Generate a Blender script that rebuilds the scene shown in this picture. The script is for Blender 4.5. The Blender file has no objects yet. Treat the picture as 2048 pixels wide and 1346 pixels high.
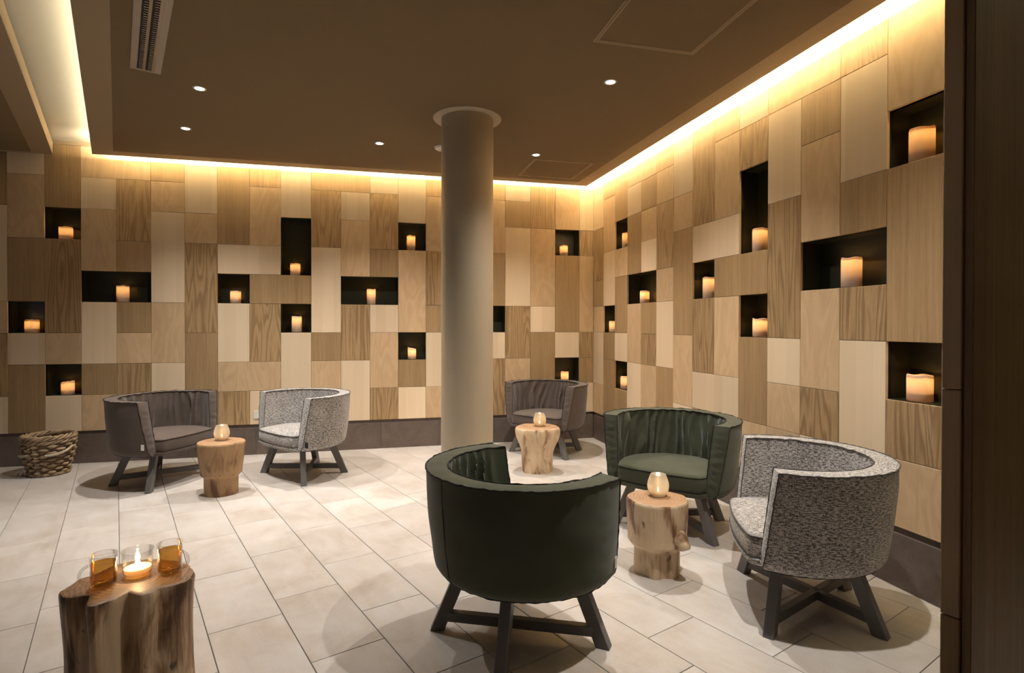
import bpy, bmesh, math, random
from mathutils import Vector, Matrix, noise
random.seed(7)
PI = math.pi
sc = bpy.context.scene
COL = sc.collection

# ------------------------------------------------------------------ camera
cam_d = bpy.data.cameras.new('camera')
cam = bpy.data.objects.new('camera', cam_d); COL.objects.link(cam)
cam_d.sensor_fit = 'HORIZONTAL'; cam_d.sensor_width = 36.0
F_PX = 1129.70
cam_d.lens = F_PX / 2048 * 36
cam_d.shift_y = -14.58 / 2048
cam_d.clip_start = 0.02
FWD = Vector((0.241698, 0.970322, -0.0075847))
RGT = Vector((0.9703515, -0.2416926, 0.0016583))
UPV = Vector((0.000224, 0.0077606, 0.9999699))
CAM = Vector((-2.477694, -6.079884, 1.299234))
M = Matrix.Identity(4)
for i in range(3):
    M[i][0], M[i][1], M[i][2], M[i][3] = RGT[i], UPV[i], -FWD[i], CAM[i]
cam.matrix_world = M
sc.camera = cam

def to_px(P):
    d = Vector(P) - CAM; z = d.dot(FWD)
    if z < 0.05: return None
    return 1024 + F_PX * d.dot(RGT) / z, 673 - 14.58 - F_PX * d.dot(UPV) / z

# ------------------------------------------------------------------ world, exposure
w = bpy.data.worlds.new('room_world'); sc.world = w; w.use_nodes = True
w.node_tree.nodes['Background'].inputs[0].default_value = (0, 0, 0, 1)
w.node_tree.nodes['Background'].inputs[1].default_value = 0.0
vs = sc.view_settings
vs.view_transform = 'Standard'; vs.look = 'None'; vs.gamma = 1.0; vs.use_curve_mapping = False
vs.exposure = 0.25

# light levels
SPOT_W = 160.0
LED_W_PER_M = 72.0
CANDLE_W = 0.25
LED_COL = (1.0, 0.87, 0.63)
SPOT_COL = (1.0, 0.955, 0.91)
AMBER = (1.0, 0.38, 0.04)

# ------------------------------------------------------------------ constants (metres)
U = 0.29                        # module of the wall panelling
ANG = 0.0135                    # the two panelled walls meet at a little over a right angle
ROW = lambda r: (4.2 + r * 1.0013) * U
Z_PANEL0 = 0.3016
Z_PANEL1 = 2.958
Z_SLAB = 2.852
Z_UP = 2.995
TH = math.radians(21.02)        # tiles and cove run at this angle to the walls
TD = Vector((-math.sin(TH), math.cos(TH), 0))
ND = Vector((math.cos(TH), math.sin(TH), 0))

# ------------------------------------------------------------------ helpers
def link(o, parent=None):
    COL.objects.link(o)
    if parent is not None: o.parent = parent
    return o

def tag(o, label=None, cat=None, group=None, kind=None):
    if label: o['label'] = label
    if cat: o['category'] = cat
    if group: o['group'] = group
    if kind: o['kind'] = kind
    return o

def thing(name, loc, rz, label, cat, group=None):
    o = bpy.data.objects.new(name, None); link(o)
    o.empty_display_size = 0.05
    o.location = loc; o.rotation_euler = (0, 0, rz)
    return tag(o, label, cat, group)

def mesh_of(name, bm, mat, smooth=None):
    me = bpy.data.meshes.new(name)
    bmesh.ops.recalc_face_normals(bm, faces=bm.faces[:])
    bm.to_mesh(me); bm.free()
    if mat is not None:
        for m in (mat if isinstance(mat, (list, tuple)) else [mat]): me.materials.append(m)
    if smooth is not None:
        me.shade_smooth()
        if smooth > 0: me.set_sharp_from_angle(angle=math.radians(smooth))
    return me

def obj(name, bm, mat, parent=None, smooth=None):
    return link(bpy.data.objects.new(name, mesh_of(name, bm, mat, smooth)), parent)

def box(bm, x0, x1, y0, y1, z0, z1, mi=0):
    v = [bm.verts.new(p) for p in ((x0,y0,z0),(x1,y0,z0),(x1,y1,z0),(x0,y1,z0),(x0,y0,z1),(x1,y0,z1),(x1,y1,z1),(x0,y1,z1))]
    fs = []
    for q in ((0,3,2,1),(4,5,6,7),(0,1,5,4),(1,2,6,5),(2,3,7,6),(3,0,4,7)):
        f = bm.faces.new([v[i] for i in q]); f.material_index = mi; fs.append(f)
    return v

def bar(bm, a, b, w, h, up=Vector((0,0,1)), cut=True):
    """square bar from a to b; with cut its ends are horizontal"""
    a, b = Vector(a), Vector(b); d = (b - a).normalized()
    s = d.cross(up).normalized()
    t = s.cross(d).normalized()
    vs_ = []
    for p in (a, b):
        for i, j in ((-1,-1),(1,-1),(1,1),(-1,1)):
            q = p + s * (w/2*i) + t * (h/2*j)
            if cut and abs(d.z) > 0.2:
                q = q + d * ((p.z - q.z) / d.z)
            vs_.append(bm.verts.new(q))
    for q in ((0,3,2,1),(4,5,6,7),(0,1,5,4),(1,2,6,5),(2,3,7,6),(3,0,4,7)):
        bm.faces.new([vs_[i] for i in q])

def chamfer(bm, off, seg=1):
    bmesh.ops.recalc_face_normals(bm, faces=bm.faces[:])
    bmesh.ops.bevel(bm, geom=bm.edges[:] , offset=off, segments=seg, affect='EDGES', profile=0.5)

def tube(bm, pts, rad, n=6, closed=False, caps=True):
    pts = [Vector(p) for p in pts]; m = len(pts)
    rings = []; prev = None
    for i, p in enumerate(pts):
        if closed: d = pts[(i+1) % m] - pts[i-1]
        else: d = pts[min(i+1, m-1)] - pts[max(i-1, 0)]
        if d.length < 1e-9: d = Vector((0,0,1))
        d.normalize()
        if prev is None:
            ref = Vector((0,0,1)) if abs(d.z) < 0.9 else Vector((1,0,0))
            s = d.cross(ref).normalized()
        else:
            s = (prev - d * prev.dot(d)).normalized()
        prev = s; t = d.cross(s)
        r = rad(i) if callable(rad) else rad
        rings.append([bm.verts.new(p + (s*math.cos(2*PI*k/n) + t*math.sin(2*PI*k/n)) * r) for k in range(n)])
    for i in range(m if closed else m-1):
        A, B = rings[i], rings[(i+1) % m]
        if closed and i == m-1:
            # best alignment of the last ring with the first
            best = min(range(n), key=lambda o: (A[0].co - B[o].co).length)
            B = B[best:] + B[:best]
        for k in range(n):
            bm.faces.new((A[k], A[(k+1) % n], B[(k+1) % n], B[k]))
    if not closed and caps:
        bm.faces.new(rings[0][::-1]); bm.faces.new(rings[-1])

def lathe(bm, prof, n=32, cap0=False, cap1=False, mi=0, zf=None):
    rings = []
    for r, z in prof:
        rings.append([bm.verts.new((r*math.cos(2*PI*k/n), r*math.sin(2*PI*k/n), z + (zf(2*PI*k/n, r, z) if zf else 0))) for k in range(n)])
    for A, B in zip(rings, rings[1:]):
        for k in range(n):
            f = bm.faces.new((A[k], A[(k+1)%n], B[(k+1)%n], B[k])); f.material_index = mi
    if cap0: bm.faces.new(rings[0][::-1]).material_index = mi
    if cap1: bm.faces.new(rings[-1]).material_index = mi

def grid(bm, P, uv=None, UVF=None, mi=0):
    """P[i][j] points -> quads; UVF[i][j] -> uv"""
    V = [[bm.verts.new(p) for p in row] for row in P]
    for i in range(len(V)-1):
        for j in range(len(V[0])-1):
            try: f = bm.faces.new((V[i][j], V[i+1][j], V[i+1][j+1], V[i][j+1]))
            except ValueError: continue
            f.material_index = mi
            if uv is not None:
                for lp, (a, b) in zip(f.loops, ((i,j),(i+1,j),(i+1,j+1),(i,j+1))):
                    lp[uv].uv = UVF[a][b]
    return V

def prism(bm, poly, z0, z1, mi=0):
    a = [bm.verts.new((x, y, z0)) for x, y in poly]; b = [bm.verts.new((x, y, z1)) for x, y in poly]
    n = len(poly)
    bm.faces.new(a[::-1]).material_index = mi; bm.faces.new(b).material_index = mi
    for i in range(n):
        bm.faces.new((a[i], a[(i+1)%n], b[(i+1)%n], b[i])).material_index = mi

# ------------------------------------------------------------------ materials
class NT:
    def __init__(s, name):
        s.m = bpy.data.materials.new(name); s.m.use_nodes = True
        s.t = s.m.node_tree; s.n = s.t.nodes; s.l = s.t.links
        s.b = s.n['Principled BSDF']; s.o = s.n['Material Output']
    def node(s, typ, **kw):
        nd = s.n.new(typ)
        for k, v in kw.items():
            if k.startswith('_'): setattr(nd, k[1:], v)
        return nd
    def put(s, sock, val):
        if hasattr(val, 'is_output') or isinstance(val, bpy.types.NodeSocket): s.l.new(val, sock)
        else: sock.default_value = val
    def math(s, op, a, b=None, c=None):
        nd = s.n.new('ShaderNodeMath'); nd.operation = op
        s.put(nd.inputs[0], a)
        if b is not None: s.put(nd.inputs[1], b)
        if c is not None: s.put(nd.inputs[2], c)
        return nd.outputs[0]
    def vmath(s, op, a, b):
        nd = s.n.new('ShaderNodeVectorMath'); nd.operation = op
        s.put(nd.inputs[0], a); s.put(nd.inputs[1], b)
        return nd.outputs[0]
    def coord(s, which='Object', rnd=True):
        tc = s.n.new('ShaderNodeTexCoord').outputs[which]
        if not rnd: return tc
        oi = s.n.new('ShaderNodeObjectInfo').outputs['Random']
        cx = s.n.new('ShaderNodeCombineXYZ')
        s.put(cx.inputs[0], s.math('MULTIPLY', oi, 37.0)); s.put(cx.inputs[1], s.math('MULTIPLY', oi, 91.0)); s.put(cx.inputs[2], s.math('MULTIPLY', oi, 53.0))
        return s.vmath('ADD', tc, cx.outputs[0])
    def rand(s): return s.n.new('ShaderNodeObjectInfo').outputs['Random']
    def scale(s, v, sc3):
        return s.vmath('MULTIPLY', v, sc3)
    def noise(s, v, scale=5.0, detail=3.0, rough=0.55, dist=0.0):
        nd = s.n.new('ShaderNodeTexNoise'); s.put(nd.inputs['Vector'], v)
        nd.inputs['Scale'].default_value = scale; nd.inputs['Detail'].default_value = detail
        nd.inputs['Roughness'].default_value = rough; nd.inputs['Distortion'].default_value = dist
        return nd.outputs['Fac']
    def ramp(s, f, stops):
        nd = s.n.new('ShaderNodeValToRGB'); s.put(nd.inputs[0], f)
        el = nd.color_ramp.elements
        while len(el) < len(stops): el.new(0.5)
        for e, (p, c) in zip(el, stops):
            e.position = p; e.color = (c, c, c, 1) if isinstance(c, (int, float)) else (*c, 1)
        return nd.outputs[0]
    def mix(s, f, a, b, mode='MIX'):
        nd = s.n.new('ShaderNodeMix'); nd.data_type = 'RGBA'; nd.blend_type = mode
        s.put(nd.inputs[0], f)
        for sock, val in ((nd.inputs[6], a), (nd.inputs[7], b)):
            if isinstance(val, tuple) and len(val) == 3: val = (*val, 1)
            s.put(sock, val)
        return nd.outputs[2]
    def bump(s, h, strength=0.2, dist=0.002):
        nd = s.n.new('ShaderNodeBump'); s.put(nd.inputs['Height'], h)
        nd.inputs['Strength'].default_value = strength; nd.inputs['Distance'].default_value = dist
        s.l.new(nd.outputs[0], s.b.inputs['Normal'])
    def base(s, c):
        if isinstance(c, tuple) and len(c) == 3: c = (*c, 1)
        s.put(s.b.inputs['Base Color'], c)
    def set(s, **kw):
        for k, v in kw.items(): s.put(s.b.inputs[k.replace('_', ' ')], v)
        return s

def plain(name, col, rough=0.5, var=0.06, bumps=0.05, scale=40.0, metal=0.0):
    t = NT(name); v = t.coord('Object', False)
    n = t.noise(v, scale, 4)
    t.base(t.mix(n, tuple(c*(1-var) for c in col), tuple(c*(1+var) for c in col)))
    t.set(Roughness=rough, Metallic=metal); t.bump(n, bumps, 0.002)
    return t.m

def wood(name, c0, c1, style):
    t = NT(name); v = t.coord()
    sep = t.n.new('ShaderNodeSeparateXYZ'); t.l.new(t.n.new('ShaderNodeTexCoord').outputs['Object'], sep.inputs[0])
    fine = t.noise(t.scale(v, (1.0, 1.0, 0.035)), 260, 3, 0.7)
    if style == 'straight':
        g = t.noise(t.scale(v, (1, 1, 0.02)), 85, 3, 0.65)
        h = t.noise(t.scale(v, (1, 1, 0.05)), 14, 2)
        f = t.math('ADD', t.math('MULTIPLY', g, 0.65), t.math('MULTIPLY', h, 0.35))
        f = t.math('ADD', t.math('MULTIPLY', fine, 0.35), t.math('MULTIPLY', f, 0.65))
        col = t.ramp(f, [(0.34, c0), (0.62, c1)])
    elif style == 'cathedral':
        n = t.noise(t.scale(v, (1, 1, 0.085)), 6.5, 2, 0.4, 0.15)
        ring = t.math('FRACT', t.math('MULTIPLY', n, 15.0))
        lines = t.ramp(ring, [(0.0, 0.0), (0.35, 0.8), (0.75, 1.0), (1.0, 0.15)])
        f = t.math('ADD', t.math('MULTIPLY', lines, 0.40), t.math('MULTIPLY', fine, 0.7))
        col = t.ramp(f, [(0.18, tuple(c*0.75 for c in c0)), (0.50, c0), (0.85, c1)])
    elif style == 'birch':
        n = t.noise(t.scale(v, (1, 1, 0.28)), 5.0, 3, 0.5, 0.7)
        ring = t.math('FRACT', t.math('MULTIPLY', n, 7.0))
        lines = t.ramp(ring, [(0.0, 0.25), (0.5, 1.0), (1.0, 0.3)])
        f = t.math('ADD', t.math('MULTIPLY', lines, 0.5), t.math('MULTIPLY', fine, 0.5))
        col = t.ramp(f, [(0.2, c0), (0.85, c1)])
    else:   # maple staves
        q = t.math('FLOOR', t.math('ADD', t.math('MULTIPLY', sep.outputs[0], 9.5), t.math('MULTIPLY', t.rand(), 60.0)))
        wn = t.n.new('ShaderNodeTexWhiteNoise'); wn.noise_dimensions = '1D'; t.l.new(q, wn.inputs['W'])
        n = t.noise(t.scale(v, (1, 1, 0.06)), 22, 3, 0.5)
        f = t.math('ADD', t.math('MULTIPLY', wn.outputs['Value'], 0.45), t.math('ADD', t.math('MULTIPLY', n, 0.35), t.math('MULTIPLY', fine, 0.2)))
        col = t.ramp(f, [(0.1, c0), (0.9, c1)])
    # tone from board to board
    k = t.math('ADD', t.math('MULTIPLY', t.rand(), 0.18), 0.91)
    cc = t.n.new('ShaderNodeVectorMath'); cc.operation = 'SCALE'
    t.l.new(col, cc.inputs[0]); t.put(cc.inputs['Scale'], k)
    t.base(cc.outputs[0]); t.set(Roughness=0.48); t.bump(fine, 0.12, 0.0008)
    t.b.inputs['Specular IOR Level'].default_value = 0.3
    return t.m

W_L = wood('maple_veneer', (0.66, 0.505, 0.325), (0.78, 0.625, 0.435), 'maple')
W_M = wood('birch_veneer', (0.50, 0.342, 0.192), (0.63, 0.452, 0.268), 'birch')
W_D = wood('oak_veneer', (0.262, 0.168, 0.080), (0.415, 0.277, 0.142), 'straight')
W_C = wood('oak_crown_veneer', (0.285, 0.181, 0.086), (0.455, 0.307, 0.160), 'cathedral')
WOOD = {'L': W_L, 'M': W_M, 'D': W_D, 'C': W_C}

def tile_mat():
    t = NT('limestone_tile'); v = t.coord()
    a = t.noise(t.scale(v, (1, 1, 1)), 3.2, 5, 0.6, 0.6)
    b = t.noise(t.scale(v, (1.0, 0.25, 1)), 26, 4, 0.6)
    c = t.noise(v, 180, 2)
    f = t.math('ADD', t.math('MULTIPLY', a, 0.6), t.math('ADD', t.math('MULTIPLY', b, 0.25), t.math('MULTIPLY', c, 0.15)))
    col = t.ramp(f, [(0.30, (0.40, 0.34, 0.275)), (0.48, (0.515, 0.465, 0.415)), (0.66, (0.585, 0.55, 0.51))])
    k = t.math('ADD', t.math('MULTIPLY', t.rand(), 0.10), 0.93)
    cc = t.n.new('ShaderNodeVectorMath'); cc.operation = 'SCALE'; t.l.new(col, cc.inputs[0]); t.put(cc.inputs['Scale'], k)
    t.base(cc.outputs[0]); t.set(Roughness=t.ramp(b, [(0.3, 0.36), (0.7, 0.52)])); t.bump(c, 0.06, 0.0006)
    return t.m
M_TILE = tile_mat()
M_GROUT = plain('tile_grout', (0.16, 0.14, 0.12), 0.9)
def plinth_mat():
    t = NT('brown_plinth_tile'); v = t.coord()
    a = t.noise(t.scale(v, (1, 1, 1)), 6, 5, 0.65, 0.8); b = t.noise(v, 60, 3)
    f = t.math('ADD', t.math('MULTIPLY', a, 0.75), t.math('MULTIPLY', b, 0.25))
    t.base(t.ramp(f, [(0.3, (0.085, 0.063, 0.050)), (0.7, (0.155, 0.118, 0.098))])); t.set(Roughness=0.5); t.bump(b, 0.08, 0.001)
    return t.m
M_PLINTH = plinth_mat()
M_BACKING = plain('black_backing_board', (0.012, 0.011, 0.009), 0.8)
M_NICHE = plain('niche_black_lacquer', (0.022, 0.023, 0.012), 0.32, 0.1, 0.02)
M_FIELD = plain('acoustic_plaster', (0.170, 0.118, 0.060), 0.95, 0.16, 0.5, 260)
M_BORDER = plain('taupe_ceiling_paint', (0.30, 0.222, 0.132), 0.7, 0.03, 0.02)
M_UPPER = plain('pale_ceiling_paint', (0.46, 0.43, 0.345), 0.85, 0.03, 0.02)
M_PLASTER = plain('taupe_wall_plaster', (0.20, 0.16, 0.12), 0.9, 0.05, 0.1)
M_PILLAR = plain('pillar_paint', (0.42, 0.35, 0.245), 0.45, 0.03, 0.02)
M_COLLAR = plain('collar_paint', (0.46, 0.39, 0.29), 0.5, 0.03, 0.02)
M_LEG = plain('slate_painted_wood', (0.125, 0.116, 0.108), 0.45, 0.1, 0.08, 90)
M_WHITE = plain('white_plastic', (0.74, 0.70, 0.62), 0.4, 0.03, 0.02)
M_METAL = plain('grey_aluminium', (0.42, 0.38, 0.33), 0.42, 0.05, 0.02, 60, 0.5)
M_DARKSLOT = plain('dark_slot', (0.015, 0.014, 0.013), 0.8)
M_CHROME = plain('brushed_steel', (0.55, 0.52, 0.48), 0.3, 0.05, 0.02, 60, 1.0)

def emit(name, col, strength):
    t = NT(name); v = t.coord('Object', False)
    n = t.noise(v, 30, 1)
    t.base((0.8, 0.8, 0.8)); t.put(t.b.inputs['Emission Color'], t.mix(n, col, tuple(min(1, c*1.02) for c in col)))
    t.set(Emission_Strength=strength); return t.m
M_LENS = emit('downlight_lens', (1.0, 0.95, 0.90), 25.0)
M_FLAME = emit('flame', (1.0, 0.72, 0.36), 60.0)

def fabric(name, c0, c1, kind):
    t = NT(name); v = t.n.new('ShaderNodeTexCoord').outputs['UV']
    if kind == 'tweed':
        wx = t.noise(t.scale(v, (0.22, 1, 1)), 230, 1, 0.5)
        wy = t.noise(t.scale(v, (1, 0.30, 1)), 280, 1, 0.5)
        big = t.noise(v, 9, 3)
        f = t.math('ADD', t.math('ADD', t.math('MULTIPLY', wx, 0.55), t.math('MULTIPLY', wy, 0.35)), t.math('MULTIPLY', big, 0.10))
        col = t.ramp(f, [(0.43, c0), (0.50, tuple((a+b)/2 for a, b in zip(c0, c1))), (0.57, c1)])
        t.base(col); t.bump(f, 0.5, 0.003)
    else:
        th = t.noise(v, 700, 2); big = t.noise(v, 7, 3)
        f = t.math('ADD', t.math('MULTIPLY', th, 0.5), t.math('MULTIPLY', big, 0.5))
        t.base(t.ramp(f, [(0.3, c0), (0.7, c1)])); t.bump(th, 0.18, 0.001)
    t.set(Roughness=0.85); t.b.inputs['Sheen Weight'].default_value = 0.25; t.b.inputs['Sheen Roughness'].default_value = 0.5
    t.b.inputs['Specular IOR Level'].default_value = 0.2
    return t.m
FAB = {'green': fabric('green_canvas', (0.043, 0.047, 0.026), (0.067, 0.073, 0.042), 'canvas'),
       'brown': fabric('brown_canvas', (0.078, 0.057, 0.046), (0.108, 0.081, 0.066), 'canvas'),
       'grey': fabric('grey_tweed', (0.095, 0.084, 0.074), (0.56, 0.53, 0.50), 'tweed')}
PIPE = {'green': plain('green_seam', (0.014, 0.013, 0.008), 0.9), 'brown': plain('brown_seam', (0.018, 0.012, 0.010), 0.9), 'grey': plain('grey_seam', (0.075, 0.068, 0.062), 0.9)}

def teak(name, light, mid, dark, bias=0.5):
    t = NT(name); v = t.coord()
    big = t.noise(t.scale(v, (1, 1, 0.40)), 6.5, 3, 0.5, 1.1)
    gr = t.noise(t.scale(v, (1, 1, 0.10)), 46, 4, 0.65)
    fi = t.noise(t.scale(v, (1, 1, 0.05)), 190, 3, 0.6)
    pit = t.noise(t.scale(v, (1, 1, 0.6)), 26, 2, 0.5, 0.4)
    f = t.math('ADD', t.math('MULTIPLY', big, 0.72), t.math('ADD', t.math('MULTIPLY', gr, 0.18), t.math('MULTIPLY', fi, 0.12)))
    col = t.ramp(f, [(bias-0.10, dark), (bias-0.035, mid), (bias+0.015, light), (bias+0.12, tuple(min(1, c*1.12) for c in light))])
    col = t.mix(t.ramp(pit, [(0.66, 0.0), (0.74, 0.75)]), col, tuple(c*0.3 for c in dark))
    t.base(col); t.set(Roughness=0.5); t.bump(t.math('ADD', gr, t.math('MULTIPLY', pit, -0.8)), 0.5, 0.006)
    return t.m
TEAK_A = teak('teak_trunk', (0.60, 0.45, 0.29), (0.38, 0.235, 0.125), (0.17, 0.080, 0.035), 0.48)
TEAK_B = teak('teak_trunk_warm', (0.37, 0.225, 0.108), (0.27, 0.148, 0.066), (0.15, 0.072, 0.030), 0.49)
TEAK_D = teak('teak_trunk_streaked', (0.56, 0.41, 0.26), (0.34, 0.205, 0.108), (0.10, 0.048, 0.021), 0.51)
def cut_mat():
    t = NT('sawn_teak'); v = t.coord('Object', False)
    sp = t.n.new('ShaderNodeSeparateXYZ'); t.l.new(v, sp.inputs[0])
    r = t.math('SQRT', t.math('ADD', t.math('MULTIPLY', sp.outputs[0], sp.outputs[0]), t.math('MULTIPLY', sp.outputs[1], sp.outputs[1])))
    n = t.noise(v, 9, 3, 0.5)
    ring = t.math('FRACT', t.math('MULTIPLY', t.math('ADD', r, t.math('MULTIPLY', n, 0.06)), 60))
    f = t.math('ADD', t.math('MULTIPLY', ring, 0.4), t.math('MULTIPLY', n, 0.6))
    t.base(t.ramp(f, [(0.25, (0.24, 0.125, 0.06)), (0.5, (0.36, 0.21, 0.11)), (0.75, (0.46, 0.30, 0.17))])); t.set(Roughness=0.5); t.bump(n, 0.2, 0.003)
    return t.m
M_CUT = cut_mat()

def wax():
    t = NT('candle_wax'); v = t.coord('Object')
    n = t.noise(v, 25, 3)
    df = t.n.new('ShaderNodeBsdfDiffuse'); tr = t.n.new('ShaderNodeBsdfTranslucent'); mx = t.n.new('ShaderNodeMixShader')
    t.l.new(t.mix(n, (0.66, 0.57, 0.47), (0.72, 0.64, 0.53)), df.inputs[0]); tr.inputs[0].default_value = (0.95, 0.72, 0.42, 1)
    mx.inputs[0].default_value = 0.36
    t.l.new(df.outputs[0], mx.inputs[1]); t.l.new(tr.outputs[0], mx.inputs[2]); t.l.new(mx.outputs[0], t.o.inputs[0])
    return t.m
M_WAX = wax()
def thin_glass(name, tint, refl=1.0):
    t = NT(name); v = t.coord('Object', False)
    n = t.noise(v, 60, 2)
    tp = t.n.new('ShaderNodeBsdfTransparent'); gl = t.n.new('ShaderNodeBsdfGlossy'); mx = t.n.new('ShaderNodeMixShader')
    t.l.new(t.mix(n, tuple(c*0.985 for c in tint), tint), tp.inputs[0]); gl.inputs[0].default_value = (1, 1, 1, 1); gl.inputs['Roughness'].default_value = 0.03
    lw = t.n.new('ShaderNodeFresnel'); lw.inputs[0].default_value = 1.28
    t.l.new(t.math('MINIMUM', t.math('MULTIPLY', lw.outputs[0], refl), 0.50), mx.inputs[0])
    t.l.new(tp.outputs[0], mx.inputs[1]); t.l.new(gl.outputs[0], mx.inputs[2]); t.l.new(mx.outputs[0], t.o.inputs[0])
    return t.m
M_GLASS = thin_glass('clear_glass', (0.92, 0.92, 0.91), 2.6)
M_TEA = thin_glass('amber_tea', (0.80, 0.56, 0.24), 0.9)
def mercury():
    t = NT('smoked_gold_glass'); v = t.coord('Object', False)
    sp = t.n.new('ShaderNodeSeparateXYZ'); t.l.new(v, sp.inputs[0])
    n = t.noise(t.scale(v, (1, 1, 14)), 6, 3)
    z = t.math('ADD', sp.outputs[2], t.math('MULTIPLY', t.math('SUBTRACT', n, 0.5), 0.012))
    f = t.ramp(t.math('MULTIPLY', z, 8.0), [(0.1, 0.0), (0.7, 1.0)])
    col = t.mix(f, (0.22, 0.155, 0.10), (0.80, 0.74, 0.68))
    df = t.n.new('ShaderNodeBsdfTranslucent'); t.l.new(col, df.inputs[0])
    gl = t.n.new('ShaderNodeBsdfGlossy'); t.l.new(t.mix(f, (0.62, 0.50, 0.38), (0.75, 0.72, 0.68)), gl.inputs[0]); gl.inputs['Roughness'].default_value = 0.28
    tp = t.n.new('ShaderNodeBsdfTransparent'); tp.inputs[0].default_value = (0.9, 0.84, 0.76, 1)
    m1 = t.n.new('ShaderNodeMixShader'); m1.inputs[0].default_value = 0.45; t.l.new(df.outputs[0], m1.inputs[1]); t.l.new(gl.outputs[0], m1.inputs[2])
    m2 = t.n.new('ShaderNodeMixShader'); t.l.new(t.math('MULTIPLY', f, 0.10), m2.inputs[0]); t.l.new(m1.outputs[0], m2.inputs[1]); t.l.new(tp.outputs[0], m2.inputs[2])
    t.l.new(m2.outputs[0], t.o.inputs[0])
    return t.m
M_MERC = mercury()
def wicker():
    t = NT('wicker_cane'); v = t.coord('Object')
    a = t.noise(v, 14, 3); b = t.noise(v, 120, 3)
    f = t.math('ADD', t.math('MULTIPLY', a, 0.7), t.math('MULTIPLY', b, 0.3))
    t.base(t.ramp(f, [(0.3, (0.17, 0.105, 0.052)), (0.5, (0.30, 0.205, 0.115)), (0.7, (0.42, 0.31, 0.19))])); t.set(Roughness=0.6); t.bump(b, 0.3, 0.002)
    return t.m
M_WICK = wicker()
M_STAKE = plain('dark_cane', (0.10, 0.058, 0.028), 0.7)
M_ROPE = plain('natural_rope', (0.47, 0.38, 0.27), 0.85, 0.15, 0.4, 200)

# ------------------------------------------------------------------ lights of the ceiling
def area(name, a, b, width, watts, col, aim):
    """long thin area light from a to b, facing direction aim"""
    a, b = Vector(a), Vector(b); d = b - a
    L = bpy.data.lights.new(name, 'AREA'); L.shape = 'RECTANGLE'; L.size = d.length; L.size_y = width
    L.energy = watts; L.color = col
    o = bpy.data.objects.new(name, L); link(o)
    x = d.normalized(); z = -Vector(aim); z = (z - x * z.dot(x)).normalized(); y = z.cross(x).normalized()
    m = Matrix.Identity(4)
    for i in range(3): m[i][0], m[i][1], m[i][2], m[i][3] = x[i], y[i], z[i], ((a+b)/2)[i]
    o.matrix_world = m
    return o

# ------------------------------------------------------------------ floor
bm = bmesh.new(); box(bm, -8.6, 2.2, -8.2, 0.45, -0.12, -0.005)
floor = tag(obj('floor', bm, M_GROUT), 'beige stone tile floor laid at an angle to the walls', 'floor', kind='structure')
TP_N, TP_T, GAP = 0.2990, 0.6003, 0.0032
row_off = {-1: -1.35, 0: -0.90, 1: -2.19, 2: -5.26, 3: -4.74, 4: -3.82, -2: -5.5, -3: -0.3}
def tile_mesh():
    bm = bmesh.new(); box(bm, -(TP_N-GAP)/2, (TP_N-GAP)/2, -(TP_T-GAP)/2, (TP_T-GAP)/2, -0.0055, 0.0)
    top = [e for e in bm.edges if all(v.co.z > -0.001 for v in e.verts)]
    bmesh.ops.bevel(bm, geom=top, offset=0.0012, segments=1, affect='EDGES')
    return mesh_of('tile', bm, M_TILE)
TILE = tile_mesh()
seen, rest = [], []
for k in range(-26, 34):
    n0 = -14.43*U + (k - 2) * TP_N          # left edge of this course; course 2 starts on the measured joint
    if k in row_off: off = row_off[k] * U
    else: off = ((k * 0.3819) % 1.0) * TP_T
    for j in range(-22, 22):
        c = ND * (n0 + TP_N/2) + TD * (off + (j + 0.5) * TP_T)
        if c.y > 0.30 or c.y < -7.9 or c.x < -8.3 or c.x > 1.9: continue
        if c.x > 0.30 and c.y > -3.95: continue
        vis = 0
        for su in (-0.45, 0, 0.45):
            for sv in (-0.45, 0, 0.45):
                q = c + ND*TP_N*su + TD*TP_T*sv
                p = to_px(q)
                if p and -5 < p[0] < 1890 and p[1] < 1350 and q.y < 0 and q.x < 0.06: vis += 1
        (seen if vis else rest).append(c)
seen.sort(key=lambda c: (c - CAM).length); rest += seen[300:]; seen = seen[:300]
for c in seen:
    o = link(bpy.data.objects.new('tile', TILE), floor); o.location = c
    o.rotation_euler = (0, 0, TH + (PI if random.random() < .5 else 0))
bm = bmesh.new()
for c in rest:
    vv = box(bm, -(TP_N-GAP)/2, (TP_N-GAP)/2, -(TP_T-GAP)/2, (TP_T-GAP)/2, -0.0055, 0.0)
    bmesh.ops.transform(bm, matrix=Matrix.Translation(c) @ Matrix.Rotation(TH, 4, 'Z'), verts=vv)
tag(obj('tile_field', bm, M_TILE, floor), kind='stuff')

# ------------------------------------------------------------------ panelled walls
OB, OR = 0.5918, 0.9735
ROWS = [5, 4, 3, 2, 1, 0, -1, -2, -3]
def zspan(top, bot):
    z1 = Z_PANEL1 if top == 5 else ROW(top + 1)
    z0 = Z_PANEL0 if bot == -3 else ROW(bot)
    return z0, z1
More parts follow.
